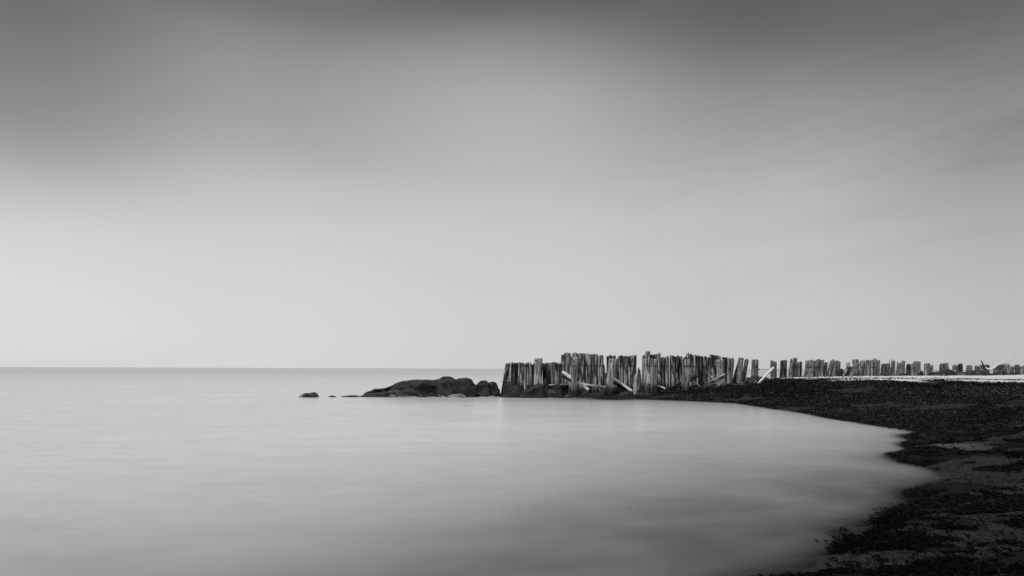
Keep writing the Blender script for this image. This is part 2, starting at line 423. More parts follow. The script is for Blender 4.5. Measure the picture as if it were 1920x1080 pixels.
# ------------------------------------------------------------------ timber builders
def timber(name, top, base, w, d, mat, seed, square=0.0, jag=0.03, taper=1.0, yaw=0.0, slant=0.0, nseg=22, nring=12):
    """A rough pile: rounded or squared section, grain grooves running its length, a worn uneven top."""
    rg = np.random.default_rng(seed)
    top = np.array(top, float); base = np.array(base, float)
    p = 2.0 + 5.0 * square
    th = np.linspace(0, 2 * math.pi, nseg, endpoint=False) + rg.random() * .2
    c, s_ = np.cos(th), np.sin(th)
    rad = (np.abs(c)**p + np.abs(s_)**p)**(-1 / p)
    rad *= 1 + .12 * vnoise(th * 3.1, seed * 1.7, 0, seed) + .045 * rg.normal(size=nseg)
    jz = jag * vnoise(c * 1.5, s_ * 1.5 + seed, 0, seed + 3) * 1.6 + slant * c
    V = []; Fc = []
    ts = list(np.linspace(0, 1, nring)) + [1.0, 1.0]
    bow = rg.normal(size=2) * .012
    for i, t in enumerate(ts):
        sc_ = taper + (1 - taper) * t
        rr = rad * sc_ * (1 + .035 * vnoise(th * 1.5, t * 5 + seed, 0, seed + 7))
        if i == nring - 1: tz = -.035
        elif i == nring: tz = -.008; rr = rr * .93
        elif i == nring + 1: tz = .006 * rg.normal(); rr = rr * .55
        else: tz = 0
        ctr = base + (top - base) * t
        x = c * rr * w / 2; y = s_ * rr * d / 2
        xr = x * math.cos(yaw) - y * math.sin(yaw); yr = x * math.sin(yaw) + y * math.cos(yaw)
        bw_ = math.sin(t * math.pi)
        jj = jz * (1.0 if i >= nring - 2 else 0.0)
        for k in range(nseg):
            V.append((ctr[0] + xr[k] + bow[0] * bw_, ctr[1] + yr[k] + bow[1] * bw_, ctr[2] + tz + jj[k]))
    for i in range(len(ts) - 1):
        for k in range(nseg):
            k2 = (k + 1) % nseg
            Fc.append((i * nseg + k, i * nseg + k2, (i + 1) * nseg + k2, (i + 1) * nseg + k))
    Fc.append([(len(ts) - 1) * nseg + k for k in range(nseg)])
    Fc.append([k for k in range(nseg)][::-1])
    o = mesh(name, V, Fc, mat, smooth=True, loc=tuple(base))
    return o

PILES_GROUP = 'timber piles of the ruined breakwater wall'
ORD = ['first', 'second', 'third', 'fourth', 'fifth', 'sixth', 'seventh', 'eighth', 'ninth', 'tenth', 'eleventh', 'twelfth']
seedc = [100]
def pile(x0, x1, ytop, lean=0.0, yb=None, dY=0.0, mat=None, label=None, jag=.05, square=.02, slant=0.0, taper=1.05, name='timber_pile', group=PILES_GROUP, cat='pile', depth=None):
    """x0..x1, ytop: its head in photo pixels; lean: how far the foot sits to the left (+) of the head, in pixels, down to row yb."""
    seedc[0] += 1
    Y = wallY((x0 + x1) / 2) + dY
    xc = (x0 + x1) / 2
    top = at(xc, ytop, Y); w = (x1 - x0) / F * Y * 1.02; dY = dY + random.Random(seedc[0] + 5).uniform(-.07, .07) * (name == 'timber_pile')
    Y = wallY(xc) + dY
    if yb is None: yb = 722
    foot = at(xc - lean, yb, Y)
    dirv = (foot - top) / (top[2] - foot[2])
    gz = float(ground_z(foot[0], foot[1], False))
    zb = min(foot[2], gz) - .45
    base = top + dirv * (top[2] - zb)
    dd = depth if depth else float(np.clip(w * 1.15, .26, .4))
    o = timber(name, top, base, w, dd, mat or WOOD, seedc[0], square, jag, taper, random.Random(seedc[0]).uniform(-.12, .12), slant)
    tag(o, label, cat, group)
    o['px'] = [x0, x1, ytop]
    return o

# clusters: (where-phrase, default foot row, [(x0, x1, ytop, lean, look, extra)...])
def look(o): return o
A = 'low outer wall above the boulders'
Bc = 'tall block behind the upper bright plank'
Cc = 'tall block behind the leaning pillar'
D1 = 'stretch right of the broad pillar'
E1 = 'tall stretch right of the square pillar'
clusters = [
 (A, 735, [(948, 956.5, 681, 8, 'outermost leaning'), (956, 962, 680.5, 6, 'narrow'), (961.5, 971, 680.8, 4, 'dark streaked'), (971.5, 984, 680, 2, 'wide'),
      (984.5, 992, 681, 0, 'knotty'), (992, 997.5, 681.3, 0, 'narrow'), (997, 1003, 682.5, 0, 'dark'), (1016.5, 1025, 681, 0, 'dark flat-topped'),
      (1024.5, 1030.5, 681.6, 0, 'narrow'), (1030, 1038.7, 680.2, 0, 'grooved'), (1038.4, 1045.5, 681, 0, 'pale grey'), (1045.5, 1054.5, 681.4, 0, 'innermost grey')]),
 (Bc, 724, [(1052.3, 1058.5, 666.3, 0, 'narrow'), (1057.6, 1069.2, 662.3, 0, 'round-topped'), (1065, 1072, 668.3, 0, 'shorter pale', dict(dY=-.35)), (1072.5, 1083.5, 662.5, 0, 'tall wide'), (1083, 1090.3, 663.2, 0, 'straight'),
      (1090, 1097.4, 663.7, 0, 'grooved'), (1097, 1108.6, 664.2, 0, 'widest streaked'), (1108.3, 1114.8, 664.6, 0, 'narrow pale-edged'), (1114.4, 1120.8, 665.2, 0, 'grey'), (1120.3, 1131.3, 666.1, -.6, 'rightmost dark-seamed')]),
 (Cc, 726, [(1137, 1142, 669, 0, 'slim'), (1140.5, 1147, 666.3, 0, 'slant-topped'), (1146.5, 1154.8, 667.4, 0, 'straight'), (1154.8, 1160.2, 672.6, 0, 'shorter'), (1159.2, 1167.6, 667.2, 0, 'pale-edged'),
      (1167.8, 1176.8, 666.4, 0, 'wide'), (1176.4, 1181.3, 667.6, 0, 'narrow'), (1180.9, 1188.8, 668, 0, 'cracked'), (1188.4, 1193.2, 667, 0, 'end')]),
 (D1, 728, [(1204, 1209, 668, 0, 'slim'), (1209.5, 1218.6, 659.6, -.4, 'tallest'), (1219.5, 1227, 665.6, 0, 'dark-headed'), (1226.3, 1238.6, 664, 0, 'slant-topped wide', dict(slant=.06)), (1239.8, 1246.2, 669.4, 0, 'flat-topped'),
      (1246.6, 1254.4, 669.4, 0, 'flat-topped grey'), (1256, 1265.3, 667, 0, 'round-topped'), (1265, 1273.4, 668, 0, 'grooved'), (1273.2, 1279.2, 669.5, 0, 'narrow')]),
 (E1, 719, [(1281, 1287.6, 670.2, 0, 'low dark'), (1287.2, 1298.2, 663.5, 0, 'broad round-topped'), (1297.9, 1305.2, 664.4, 0, 'tall'), (1305.2, 1310.4, 667, 0, 'slim'), (1310.2, 1317.2, 668, 0, 'dark-banded'),
      (1316.8, 1324.7, 669.4, 0, 'grey'), (1324.3, 1331.3, 670.4, 0, 'lower'), (1331, 1341, 666, 0, 'broad flat-domed'), (1340.8, 1345.6, 667.4, 0, 'slim'), (1345, 1351, 668.4, 0, 'pale-ended'),
      (1353.4, 1360.2, 671.4, 0, 'dark'), (1359.6, 1367.3, 671, 0, 'straight')]),
]
for where, yb, lst in clusters:
    for i, t in enumerate(lst):
        x0, x1, yt, ln, lk = t[:5]; ex = t[5] if len(t) > 5 else {}
        mat_ = WOOD_DARK if lk.startswith('dark') else WOOD
        pile(x0, x1, yt, ln, yb, mat=mat_, label=f'{lk} pile, {ORD[i]} from left in the {where}', **ex)

singles = [  # (x0, x1, ytop, lean, foot row, dY, label, extra)
 (1367, 1376.5, 672.6, 4, 717, 0, 'flaring pile leaning right at the right end of the tall wall', {}),
 (1385, 1394, 672.2, 12, 716, .4, 'dark back pile of the leaning trio right of the tall wall', dict(mat=WOOD_DARK)),
 (1384, 1393.4, 675.6, 2.5, 716, -.2, 'upright front pile of the leaning trio right of the tall wall', {}),
 (1397, 1403.5, 673.6, 6.5, 715, 0, 'thin bent pile at the right of the leaning trio', {}),
 (1409.5, 1421.3, 675.6, 1, 718, -.6, 'lone flat-topped pile with a bolt on its right side', {}),
 (1445.2, 1455.6, 677, 0, 708, 0, 'lone short pile with a pale plank leaning on it', {}),
 (1463.5, 1475, 676.2, .5, 709, 0, 'lone dark flat-topped pile standing in the gap', dict(mat=WOOD_DARK)),
 (1482.4, 1488.4, 673.2, 4.3, 711, -.2, 'tall pale left pile of the leaning pair beside two short ones', {}),
 (1487.6, 1494, 672.4, 3.5, 710, 0, 'tall grey right pile of the leaning pair beside two short ones', {}),
 (1493, 1499.6, 678.6, 1, 706, .3, 'short pile tucked against the leaning pair', {}),
 (1499.6, 1503.6, 679, 1.2, 704, .3, 'thin dark short pile right of the leaning pair', dict(mat=WOOD_DARK)),
 (1510, 1516.5, 677.2, 0, 708, .5, 'upright pile behind the two slanting props', {}),
 (1516, 1524, 675.8, 9.5, 709, 0, 'slanting prop pile, the taller of two', {}),
 (1522.5, 1529.5, 683.6, 11, 709, -.4, 'slanting prop pile, the shorter one in front', dict(slant=-.05)),
 (1525, 1531, 677, 0, 706, .7, 'pile showing only its dark head above the slanting props', dict(mat=WOOD_DARK)),
 (1531, 1537.4, 674.8, 8, 709, 0, 'left pile of the slanting pair right of the props', {}),
 (1537.2, 1545, 674.7, 6.3, 708, 0, 'right pile of the slanting pair right of the props', {}),
 (1545, 1552, 679.4, 2, 704, .3, 'short upright pile closing the slanting pair', {}),
 (1557, 1564.2, 675.7, 7.5, 704, 0, 'left slanting pile of the trio left of the low boulder', {}),
 (1563.6, 1571.4, 677.4, 7, 704, -.2, 'middle slanting pile of the trio left of the low boulder', {}),
 (1566.5, 1575.2, 678, 0, 703, .5, 'upright right pile of the trio left of the low boulder', {}),
 (1587, 1593.6, 680, 0, 700, .5, 'short pale pile behind two stubby slanting ones', dict(mat=WOOD_SUN)),
 (1587.3, 1592, 686.4, 8, 703, -.1, 'stubby slanting pile, left of two', {}),
 (1592, 1596.8, 688, 6.5, 703, -.1, 'stubby slanting pile, right of two', dict(mat=WOOD_DARK)),
 (1599, 1610, 674.6, 0, 703, .6, 'broad upright pile behind a pale-headed slanting one', {}),
 (1601, 1608.6, 680.2, 9, 704, -.3, 'pale-headed slanting pile before the broad upright one', {}),
 (1613.2, 1620.2, 676.3, 4.6, 705, 0, 'pile at the left end of the six pressed together', {}),
 (1619.8, 1625.4, 676, 3, 705, 0, 'second pile from the left of the six pressed together', {}),
 (1625.4, 1631.4, 676, 2.5, 705, 0, 'third pile from the left of the six pressed together', {}),
 (1631.2, 1637.6, 675.6, 2, 705, 0, 'fourth pile from the left of the six pressed together', {}),
 (1637.4, 1643.8, 673, 1.2, 705, 0, 'tallest pile of the six pressed together', {}),
 (1643.6, 1650, 676.2, 2, 705, 0, 'pile at the right end of the six pressed together', {}),
 (1652.6, 1662.6, 683, .5, 702, 0, 'short dark pile beside the tall pale pair', dict(mat=WOOD_DARK)),
 (1662.6, 1667.2, 681.6, 0, 702, .3, 'thin pile wedged against the tall pale pair', {}),
 (1668, 1673.4, 676, 0, 702, 0, 'left pile of the tall pale pair', dict(mat=WOOD_SUN)),
 (1673.2, 1677.8, 676, 0, 702, 0, 'right pile of the tall pale pair', {}),
 (1682.5, 1689.6, 682.4, 2, 701, 0, 'jagged split pile left of the slim post', dict(jag=.16)),
 (1691, 1696.6, 677, 0, 701, 0, 'slim tall post standing alone on the sand', {}),
 (1700, 1706.5, 682.6, 0, 702, 0, 'round-headed low pile left of a stepped row', dict(mat=WOOD_DARK)),
 (1706.3, 1713.2, 682, 0, 702, 0, 'second pile of the stepped row, level-topped', {}),
 (1713, 1719.8, 677, 0, 703, 0, 'third pile of the stepped row, tall and grey', {}),
 (1719.4, 1725.6, 677.5, 0, 703, 0, 'last pile of the stepped row, tall and dark-seamed', {}),
 (1733.2, 1742.4, 682, 0, 703, 0, 'taller pile of the pair left of the dark mound', {}),
 (1742.2, 1749.2, 685, 0, 703, .2, 'lower pile of the pair left of the dark mound', {}),
 (1762, 1771.6, 682.2, 0, 704, 0, 'left dark pile of the pair inside the dark mound', dict(mat=WOOD_DARK)),
 (1771.4, 1778.2, 681.4, 0, 704, .2, 'right pale pile of the pair inside the dark mound', dict(mat=WOOD_SUN)),
 (1786.5, 1795.6, 684.2, 0, 704, 0, 'flat-topped grey pile left of a short dark one', {}),
 (1797, 1804.6, 682.6, 0, 704, 0, 'short dark pile left of the big dark boulders', dict(mat=WOOD_DARK)),
 (1812.5, 1822, 685, 0, 704, .4, 'grey pile rising behind the big dark boulders', {}),
 (1828.5, 1836, 686.6, 0, 704, .4, 'lowest pile rising behind the big dark boulders', {}),
 (1838, 1847.3, 684.6, 0, 704, .4, 'pile beside the dark stick behind the boulders', {}),
 (1847, 1854, 684.2, 0, 704, .4, 'dark pile behind the bend of the white branch', dict(mat=WOOD_DARK)),
 (1863, 1871.3, 687, -1, 704, 0, 'low pile right of the white branch', {}),
 (1871.2, 1880, 684.2, -1.5, 704, 0, 'dark pile tilting left under the white branch tip', dict(mat=WOOD_DARK)),
 (1881, 1891.6, 683, 0, 704, 0, 'broad pale pile near the right edge', dict(mat=WOOD_SUN)),
 (1895, 1902.6, 686.6, 0, 704, 0, 'grey pile left of the dark one near the right edge', {}),
 (1903, 1910.2, 684.6, 0, 704, 0, 'dark pile nearest the right edge of the row', dict(mat=WOOD_DARK)),
 (1910.2, 1916.2, 687, 0, 704, 0, 'low pile just right of the last dark pile', {}),
 (1918, 1927, 686, 0, 704, 0, 'pile cut off by the right edge of the photograph', {}),
]
made = {}
for x0, x1, yt, ln, yb, dY, lb, ex in singles:
    made[lb] = pile(x0, x1, yt, ln, yb, dY, label=lb, **{'mat': WOOD_FAR, **ex})

# stubs between the blocks
stub1 = pile(1188.6, 1196.6, 701.5, 1.2, 735, -1.0, WOOD_SUN, 'pale broken stub in front of the gap in the wall', jag=.10, name='pile_stub', cat='stub', group='broken pile stubs')
stub2 = pile(1195.5, 1201.5, 699, -2, 733, -.2, WOOD_DARK, 'dark jagged stub in the gap left of the broad pillar', jag=.25, name='pile_stub', cat='stub', group='broken pile stubs')
stub3 = pile(1131, 1134, 686, 0, 722, .2, WOOD_DARK, 'thin dark splinter stub in the gap left of the leaning pillar', jag=.12, name='pile_stub', cat='stub', group='broken pile stubs')
stub4 = pile(1130.5, 1138.5, 700.5, 0, 722, 0, WOOD_DARK, 'low black stub left of the leaning pillar', jag=.05, name='pile_stub', cat='stub', group='broken pile stubs')
stub5 = pile(1231, 1238, 706.5, -1, 727, -1.3, WOOD_RAG, 'ragged white stub right of the broad pillar', jag=.3, name='pile_stub', cat='stub', group='broken pile stubs', taper=.85)

# free-standing pillars before the wall, each with an old bolt
def bolt(par, px, py, dY_extra=0.02, r=.045):
    Y = par['Y'] - par['D'] / 2 - dY_extra
    p = at(px, py, Y)
    V, Fc = [], []
    for i, (yy, rr) in enumerate([(.06, r), (-.02, r), (-.035, r * .7)]):
        for k in range(8):
            t = k / 8 * 2 * math.pi; V.append((p[0] + rr * math.cos(t), p[1] + yy, p[2] + rr * math.sin(t)))
    for i in range(2):
        for k in range(8): Fc.append((i * 8 + k, i * 8 + (k + 1) % 8, (i + 1) * 8 + (k + 1) % 8, (i + 1) * 8 + k))
    Fc.append(list(range(16, 24)))
    mesh('bolt', V, Fc, IRON, loc=tuple(p), parent=par)
PG = 'square pillars standing before the wall'
def pillar(x0, x1, yt, lean, yb, Y, label, mat=WOOD, **k):
    o = pile(x0, x1, yt, lean, yb, Y - wallY((x0 + x1) / 2), mat, label, name='timber_pillar', cat='pillar', group=PG, square=.8, jag=.02, taper=1.0, **k)
    o['Y'] = Y; o['D'] = min(.36, max(.2, (x1 - x0) / F * Y)) if 'depth' not in k else k['depth']
    return o
pa = pillar(1002.3, 1016.8, 671.8, 1.5, 722, 43.9, 'pale square pillar rising above the low outer wall section', WOOD_SUN); bolt(pa, 1005, 676)
pb = pillar(1073, 1085, 669.3, 3.4, 745, 42.2, 'grey square pillar in the water crossed by the bright plank', WOOD_PILLAR); bolt(pb, 1076, 677.5)
pc = pillar(1142.5, 1155, 673, 8.5, 740, 42.6, 'thick pillar leaning right with a dark wet foot', WOOD_PILLAR); bolt(pc, 1145, 677)
pd = pillar(1208, 1231, 672.4, 0, 736, 43.8, 'broad double-width pillar with a pale bare patch', WOOD_PILLAR, depth=.34)
pe = pillar(1280.2, 1293, 673.6, .8, 733, 44.5, 'square pillar with a dark beam propped behind it', WOOD_PILLAR)
pf = pillar(1342.5, 1356.5, 674.5, -3, 727, 46.0, 'split-headed pillar behind the leaning log', WOOD_PILLAR); bolt(pf, 1347, 680)
bolt(made['lone flat-topped pile with a bolt on its right side'] if False else pf, 1350.5, 690)

# ------------------------------------------------------------------ planks and beams
def board(name, a_, b_, th, dp, mat, label, cat, group=None, seed=1, jag=.03, roll=0.0, parent=None):
    """A rough sawn timber from point a_ to point b_, th thick across its length in the upright plane, dp deep."""
    rg = np.random.default_rng(seed)
    a_, b_ = np.array(a_, float), np.array(b_, float)
    L = np.linalg.norm(b_ - a_); ux = (b_ - a_) / L
    side = np.cross(ux, [0, 0, 1.0]); side /= np.linalg.norm(side); upv = np.cross(side, ux)
    side, upv = side * math.cos(roll) + upv * math.sin(roll), upv * math.cos(roll) - side * math.sin(roll)
    bev = min(th, dp) * .16
    sec = []
    for sx, sy in ((1, 1), (-1, 1), (-1, -1), (1, -1)):
        for e in (0, 1):
            if (sx * sy > 0) ^ (e == 1): sec.append((sx * (dp / 2), sy * (th / 2 - bev)))
            else: sec.append((sx * (dp / 2 - bev), sy * (th / 2)))
    n = 9; V = []; Fc = []
    for i in range(n):
        t = i / (n - 1)
        for k, (s_, u_) in enumerate(sec):
            e = rg.normal() * jag if i in (0, n - 1) else 0
            wob = 1 + .05 * rg.normal()
            V.append(a_ + ux * (L * t + e) + side * s_ * wob + upv * (u_ * wob + math.sin(t * math.pi) * .01))
    for i in range(n - 1):
        for k in range(8): Fc.append((i * 8 + k, i * 8 + (k + 1) % 8, (i + 1) * 8 + (k + 1) % 8, (i + 1) * 8 + k))
    Fc.append(list(range(8))[::-1]); Fc.append([(n - 1) * 8 + k for k in range(8)])
    c = (a_ + b_) / 2
    # local z runs along the board so that its grain does too
    o = mesh(name, V, Fc, mat, smooth=False, loc=tuple(c), parent=parent)
    q4 = Matrix((upv, side, ux)).transposed().to_4x4()
    o.data.transform(q4.inverted()); o.rotation_euler = q4.to_euler()
    if label: tag(o, label, cat, group)
    return o
PL = 'loose planks and beams by the wall'
def bpx(name, p0, Y0, p1, Y1, thpx, dp, mat, label, cat, **k):
    th = thpx / F * (Y0 + Y1) / 2
    return board(name, at(*p0, Y0), at(*p1, Y1), th, dp, mat, label, cat, PL, **k)
bpx('plank', (1054.5, 697), 43.0, (1104, 731), 42.7, 4.6, .22, WOOD_PALE, 'bright bleached plank sloping down behind the pillar in the water', 'plank', seed=2)
bpx('plank', (1053, 703.5), 43.3, (1084, 725), 43.2, 4.2, .2, WOOD_DARK, 'dark plank just under the bright bleached one', 'plank', seed=3)
bpx('plank', (1148.5, 708.5), 43.4, (1185.5, 733.2), 43.0, 3.6, .2, WOOD_PALE, 'bright bleached plank sloping down right of the leaning pillar', 'plank', seed=4)
bpx('plank', (1147, 713.5), 43.7, (1180, 736), 43.3, 6, .2, WOOD_DARK, 'dark plank under the bright one right of the leaning pillar', 'plank', seed=5)
bpx('log', (1088, 720), 43.9, (1136, 726), 43.6, 4.0, .2, WOOD_SUN, 'pale weathered log lying level at the foot of the tall block', 'log', seed=6)
bpx('log', (1030, 722.5), 44.2, (1064, 720), 44.2, 2.6, .14, WOOD_SUN, 'thin pale log lying behind the boulders under the outer wall', 'log', seed=7)
bpx('beam', (1250, 736), 45.6, (1305, 704.5), 45.6, 8.0, .26, WOOD_DARK, 'heavy dark beam with a ragged end propped behind the square pillar', 'beam', seed=8, jag=.07)
bpx('plank', (1294, 713.5), 45.9, (1312, 724), 45.8, 2.6, .14, WOOD_PALE, 'short pale plank lying right of the square pillar', 'plank', seed=9)
bpx('plank', (1320.5, 697), 46.7, (1339, 712), 46.5, 4.4, .18, WOOD_SUN, 'pale plank leaning on the wall above the slanted log', 'plank', seed=10)
bpx('beam', (1314, 729), 45.3, (1358.5, 704.5), 45.3, 7.2, .26, WOOD, 'grey split log slanting up in front of the split-headed pillar', 'log', seed=11, jag=.06)
bpx('beam', (1390, 722), 47.4, (1420, 702.5), 47.6, 5.0, .22, WOOD_DARK, 'dark broken beam slanting up before the lone bolted pile', 'beam', seed=12, jag=.07)
bpx('beam', (1404, 718), 47.2, (1422, 707), 47.2, 3.4, .18, WOOD_DARK, 'short dark broken beam below the longer one by the bolted pile', 'beam', seed=13, jag=.06)
bpx('plank', (1419, 722), 48.0, (1450.5, 689), 49.2, 3.2, .12, WOOD_PALE, 'bleached plank leaning up to the right on the lone short pile', 'plank', seed=14)
bpx('plank', (1233, 723.5), 44.2, (1247, 728), 44.0, 2.0, .12, WOOD_PALE, 'thin pale board on the ground right of the white stub', 'plank', seed=15)
pt = bpx('plank', (1508, 729.6), 39.5, (1576, 731), 39, 1.3, .2, WOOD_SUN, 'long thin pale plank lying flat on the seaweed', 'plank', seed=16)
bpx('plank', (1459, 726.3), 41.5, (1470, 727), 41.3, 1.4, .2, WOOD_SUN, 'short pale plank lying flat on the seaweed', 'plank', seed=17)
# bare patch on the broad pillar
pp = board('bare_patch', at(1217, 699, 43.8 - .185), at(1216.3, 719, 43.8 - .185), 5.6 / F * 43.8, .03, WOOD_RAG, None, None, None, seed=18, jag=.12)
M_ = pp.matrix_basis.copy(); pp.parent = pd; pp['label'] = 'pale bare patch of wood'
pp.location = Vector(pp.location) - Vector(pd.location)
# bolt sticking out of the lone pile
lp = made['lone flat-topped pile with a bolt on its right side']
p = at(1422, 692.3, wallY(1415) - .6)
board('bolt', p + np.array([-.12, 0, 0]), p + np.array([.06, 0, .0]), .07, .07, IRON, None, None, None, seed=19, jag=.0, parent=lp)

# ------------------------------------------------------------------ boulders (lofted along an outline, real depth)
def boulder(prof, Y, depth, mat, label, seed, yb=746, name='boulder', group='dark boulders at the waterline', cat='boulder', rough=.07, skew=.25, sink=.5, pw=.75):
    rg = np.random.default_rng(seed)
    pts = np.array([at(x, y, Y) for x, y in prof]); xs, zs = pts[:, 0], pts[:, 2]
    zb = at(prof[0][0], yb, Y)[2] - sink * .35
    n = 64; m_ = 44
    u = (1 - np.cos(np.linspace(0, math.pi, n))) / 2
    X = xs[0] + (xs[-1] - xs[0]) * u
    H = np.maximum(np.interp(X, xs, zs) - zb, .03)
    half = depth / 2 * np.clip(np.sin(np.clip(u, .0, 1) * math.pi), 0, 1)**.45
    half = np.maximum(half, .02)
    V, Fc = [], []
    for i in range(n):
        for k in range(m_):
            t = k / m_ * 2 * math.pi
            c, s_ = math.cos(t), math.sin(t)
            yy = half[i] * np.sign(c) * abs(c)**.8
            zz = H[i] * (np.sign(s_) * abs(s_)**pw if s_ > 0 else .25 * s_)
            V.append((X[i], Y + yy + skew * depth * max(0, s_) * .5, zb + zz))
    V = np.array(V)
    sc_ = float(min(1.0, (zs.max() - zb) * 1.2))
    f1 = fbm(V[:, 0] * 1.1, V[:, 1] * 1.1, V[:, 2] * 1.3, seed, 4, .55)
    # facets: ridged cells
    rid = np.abs(vnoise(V[:, 0] * 1.7, V[:, 1] * 1.7, V[:, 2] * 2.0, seed + 17))
    side = np.repeat(half, m_) * np.tile(np.cos(np.arange(m_) / m_ * 2 * math.pi), n)
    f2 = fbm(V[:, 0] * 3.6, V[:, 1] * 3.6, V[:, 2] * 4.4, seed + 5, 3, .55)
    f1 = f1 + f2 * .3
    V[:, 1] += (f1 * 1.6 - rid * 1.8 + .4) * rough * 2.2 * sc_ * np.sign(-1)
    V[:, 2] += (f1 * .5 - rid * .4) * rough * sc_ * (np.tile(np.sin(np.arange(m_) / m_ * 2 * math.pi), n) > .1)
    for i in range(n - 1):
        for k in range(m_): Fc.append((i * m_ + k, (i + 1) * m_ + k, (i + 1) * m_ + (k + 1) % m_, i * m_ + (k + 1) % m_))
    Fc.append([k for k in range(m_)]); Fc.append([(n - 1) * m_ + k for k in range(m_)][::-1])
    c = ((xs[0] + xs[-1]) / 2, Y, zb)
    o = mesh(name, V, Fc, mat, loc=c)
    bpy_bm = bmesh.new(); bpy_bm.from_mesh(o.data); bmesh.ops.recalc_face_normals(bpy_bm, faces=bpy_bm.faces); bpy_bm.to_mesh(o.data); bpy_bm.free()
    try: o.data.set_sharp_from_angle(angle=R(38))
    except Exception: pass
    return tag(o, label, cat, group)
def hull_boulder(prof, Y, depth, mat, label, seed, yb=746, name='boulder', group='dark boulders at the waterline', cat='boulder', rough=.12, skew=.25, sink=.5, pw=.75):
    """An angular boulder: the hull of its outline and of a few corners before and behind it, then roughened."""
    rg = np.random.default_rng(seed + 500)
    pts = np.array([at(x, y, Y) for x, y in prof]); zb = at(prof[0][0], yb, Y)[2] - sink * .35
    x0, x1 = pts[0, 0], pts[-1, 0]; w = x1 - x0
    P = []
    for p in pts:
        P.append((p[0], Y + skew * depth * .3 + rg.uniform(-.12, .12) * depth, p[2]))
        h = max(p[2] - zb, .02)
        t = (p[0] - (x0 + x1) / 2)
        if rg.random() < .75:
            P.append((p[0] - t * rg.uniform(.02, .2), Y - depth * rg.uniform(.22, .45), zb + h * rg.uniform(.4, .92)))
        if rg.random() < .7:
            P.append((p[0] - t * rg.uniform(.05, .3), Y + depth * rg.uniform(.35, .5), zb + h * rg.uniform(.3, .9)))
    for k in range(5):
        xx = x0 + w * (k + .5) / 5
        P.append((xx, Y - depth * rg.uniform(.42, .52), zb)); P.append((xx, Y + depth * rg.uniform(.42, .52), zb))
    P += [(x0, Y, zb), (x1, Y, zb)]
    bm = bmesh.new()
    for p in P: bm.verts.new(p)
    res = bmesh.ops.convex_hull(bm, input=bm.verts)
    junk = [v for v in bm.verts if not v.link_faces]
    bmesh.ops.delete(bm, geom=junk, context='VERTS')
    bmesh.ops.bevel(bm, geom=list(bm.edges), offset=min(.035, depth * .04), segments=1, affect='EDGES', profile=.6)
    bmesh.ops.triangulate(bm, faces=bm.faces)
    L_ = max(.05, min(w, depth) / 14)
    for _ in range(4):
        long_ = [e for e in bm.edges if e.calc_length() > L_ * 1.6]
        if not long_: break
        bmesh.ops.subdivide_edges(bm, edges=long_, cuts=1, use_grid_fill=True)
        bmesh.ops.triangulate(bm, faces=[f for f in bm.faces if len(f.verts) > 3])
    bm.normal_update()
    C0 = np.array([v.co[:] for v in bm.verts]); N0 = np.array([v.normal[:] for v in bm.verts])
    hh = float(min(1.0, pts[:, 2].max() - zb))
    d = rough * hh * .55 * fbm(C0[:, 0] * 2.4, C0[:, 1] * 2.4, C0[:, 2] * 2.8, seed, 4, .6) - rough * hh * .5 * sstep(-np.abs(vnoise(C0[:, 0] * 2.2 + 4, C0[:, 1] * 2.2, C0[:, 2] * 1.6, seed + 9)), -.07, 0)
    C1 = C0 + N0 * d[:, None]
    for v, c in zip(bm.verts, C1): v.co = c
    bmesh.ops.recalc_face_normals(bm, faces=bm.faces)
    V = [tuple(v.co) for v in bm.verts]; bm.verts.index_update()
    Fc = [tuple(v.index for v in f.verts) for f in bm.faces]; bm.free()
    o = mesh(name, V, Fc, mat, loc=((x0 + x1) / 2, Y, zb))
    o.data.set_sharp_from_angle(angle=R(32))
    return tag(o, label, cat, group)
def B(prof, *a_, **k_):
    return (boulder if len(prof) > 12 else hull_boulder)(prof, *a_, **k_)
B([(558, 745), (563, 741), (570, 738), (580, 736), (588, 734), (592, 734.5), (593, 737), (596, 742), (597.5, 745)], 41.6, 1.1, ROCK, 'lone wedge-shaped boulder in the open water, farthest out', 1)
B([(613, 745), (618, 741.5), (621, 740.2), (624, 742), (631, 743), (635, 745)], 41.8, .5, ROCK, 'tiny low stone between the lone wedge and the long ledge', 2, name='stone', cat='stone')
B([(636, 745.5), (643, 742.6), (655, 741.8), (668, 741.4), (674, 742), (680, 745.5)], 42, .7, ROCK_PLAIN, 'flat dark ledge awash at the tip of the long rock', 3, name='stone', cat='stone')
B([(671, 746), (676, 741), (682, 736), (692, 732.5), (704, 730), (722, 727.5), (732, 724), (742, 718.5), (755, 714.5), (772, 712.6), (795, 711.6), (812, 712), (822, 709), (832, 705.8), (840, 705.2), (847, 707.5), (854, 712), (862, 722), (868, 746)],
  43.4, 3.0, ROCK, 'long low whale-backed rock with a hump at its right end', 4, rough=.085)
B([(664, 746), (680, 743), (700, 739), (716, 735), (728, 731.5), (745, 729.5), (770, 730), (790, 734), (800, 740), (806, 746)], 42.3, 1.0, ROCK, 'low pale-edged slab along the front of the long rock', 5, rough=.12)
B([(742, 746.5), (748, 743), (765, 742), (780, 743), (788, 746.5)], 41.8, .5, ROCK_PALE, 'thin pale flat stone at the foot of the long rock', 6, name='stone', cat='stone')
B([(847, 746), (849, 728), (851, 715), (858, 711), (868, 708), (876, 707), (880, 710), (888, 714), (893, 721), (895, 746)], 42.8, 1.5, ROCK_PLAIN, 'blocky dark boulder right of the humped rock', 7, rough=.09, pw=.6)
B([(833, 748), (840, 742), (850, 738.8), (862, 738), (870, 740), (878, 747.5)], 41.2, 1.0, ROCK_PALE, 'pale rounded stone half sunk before the blocky boulder', 8, yb=748, name='stone', cat='stone', rough=.04)
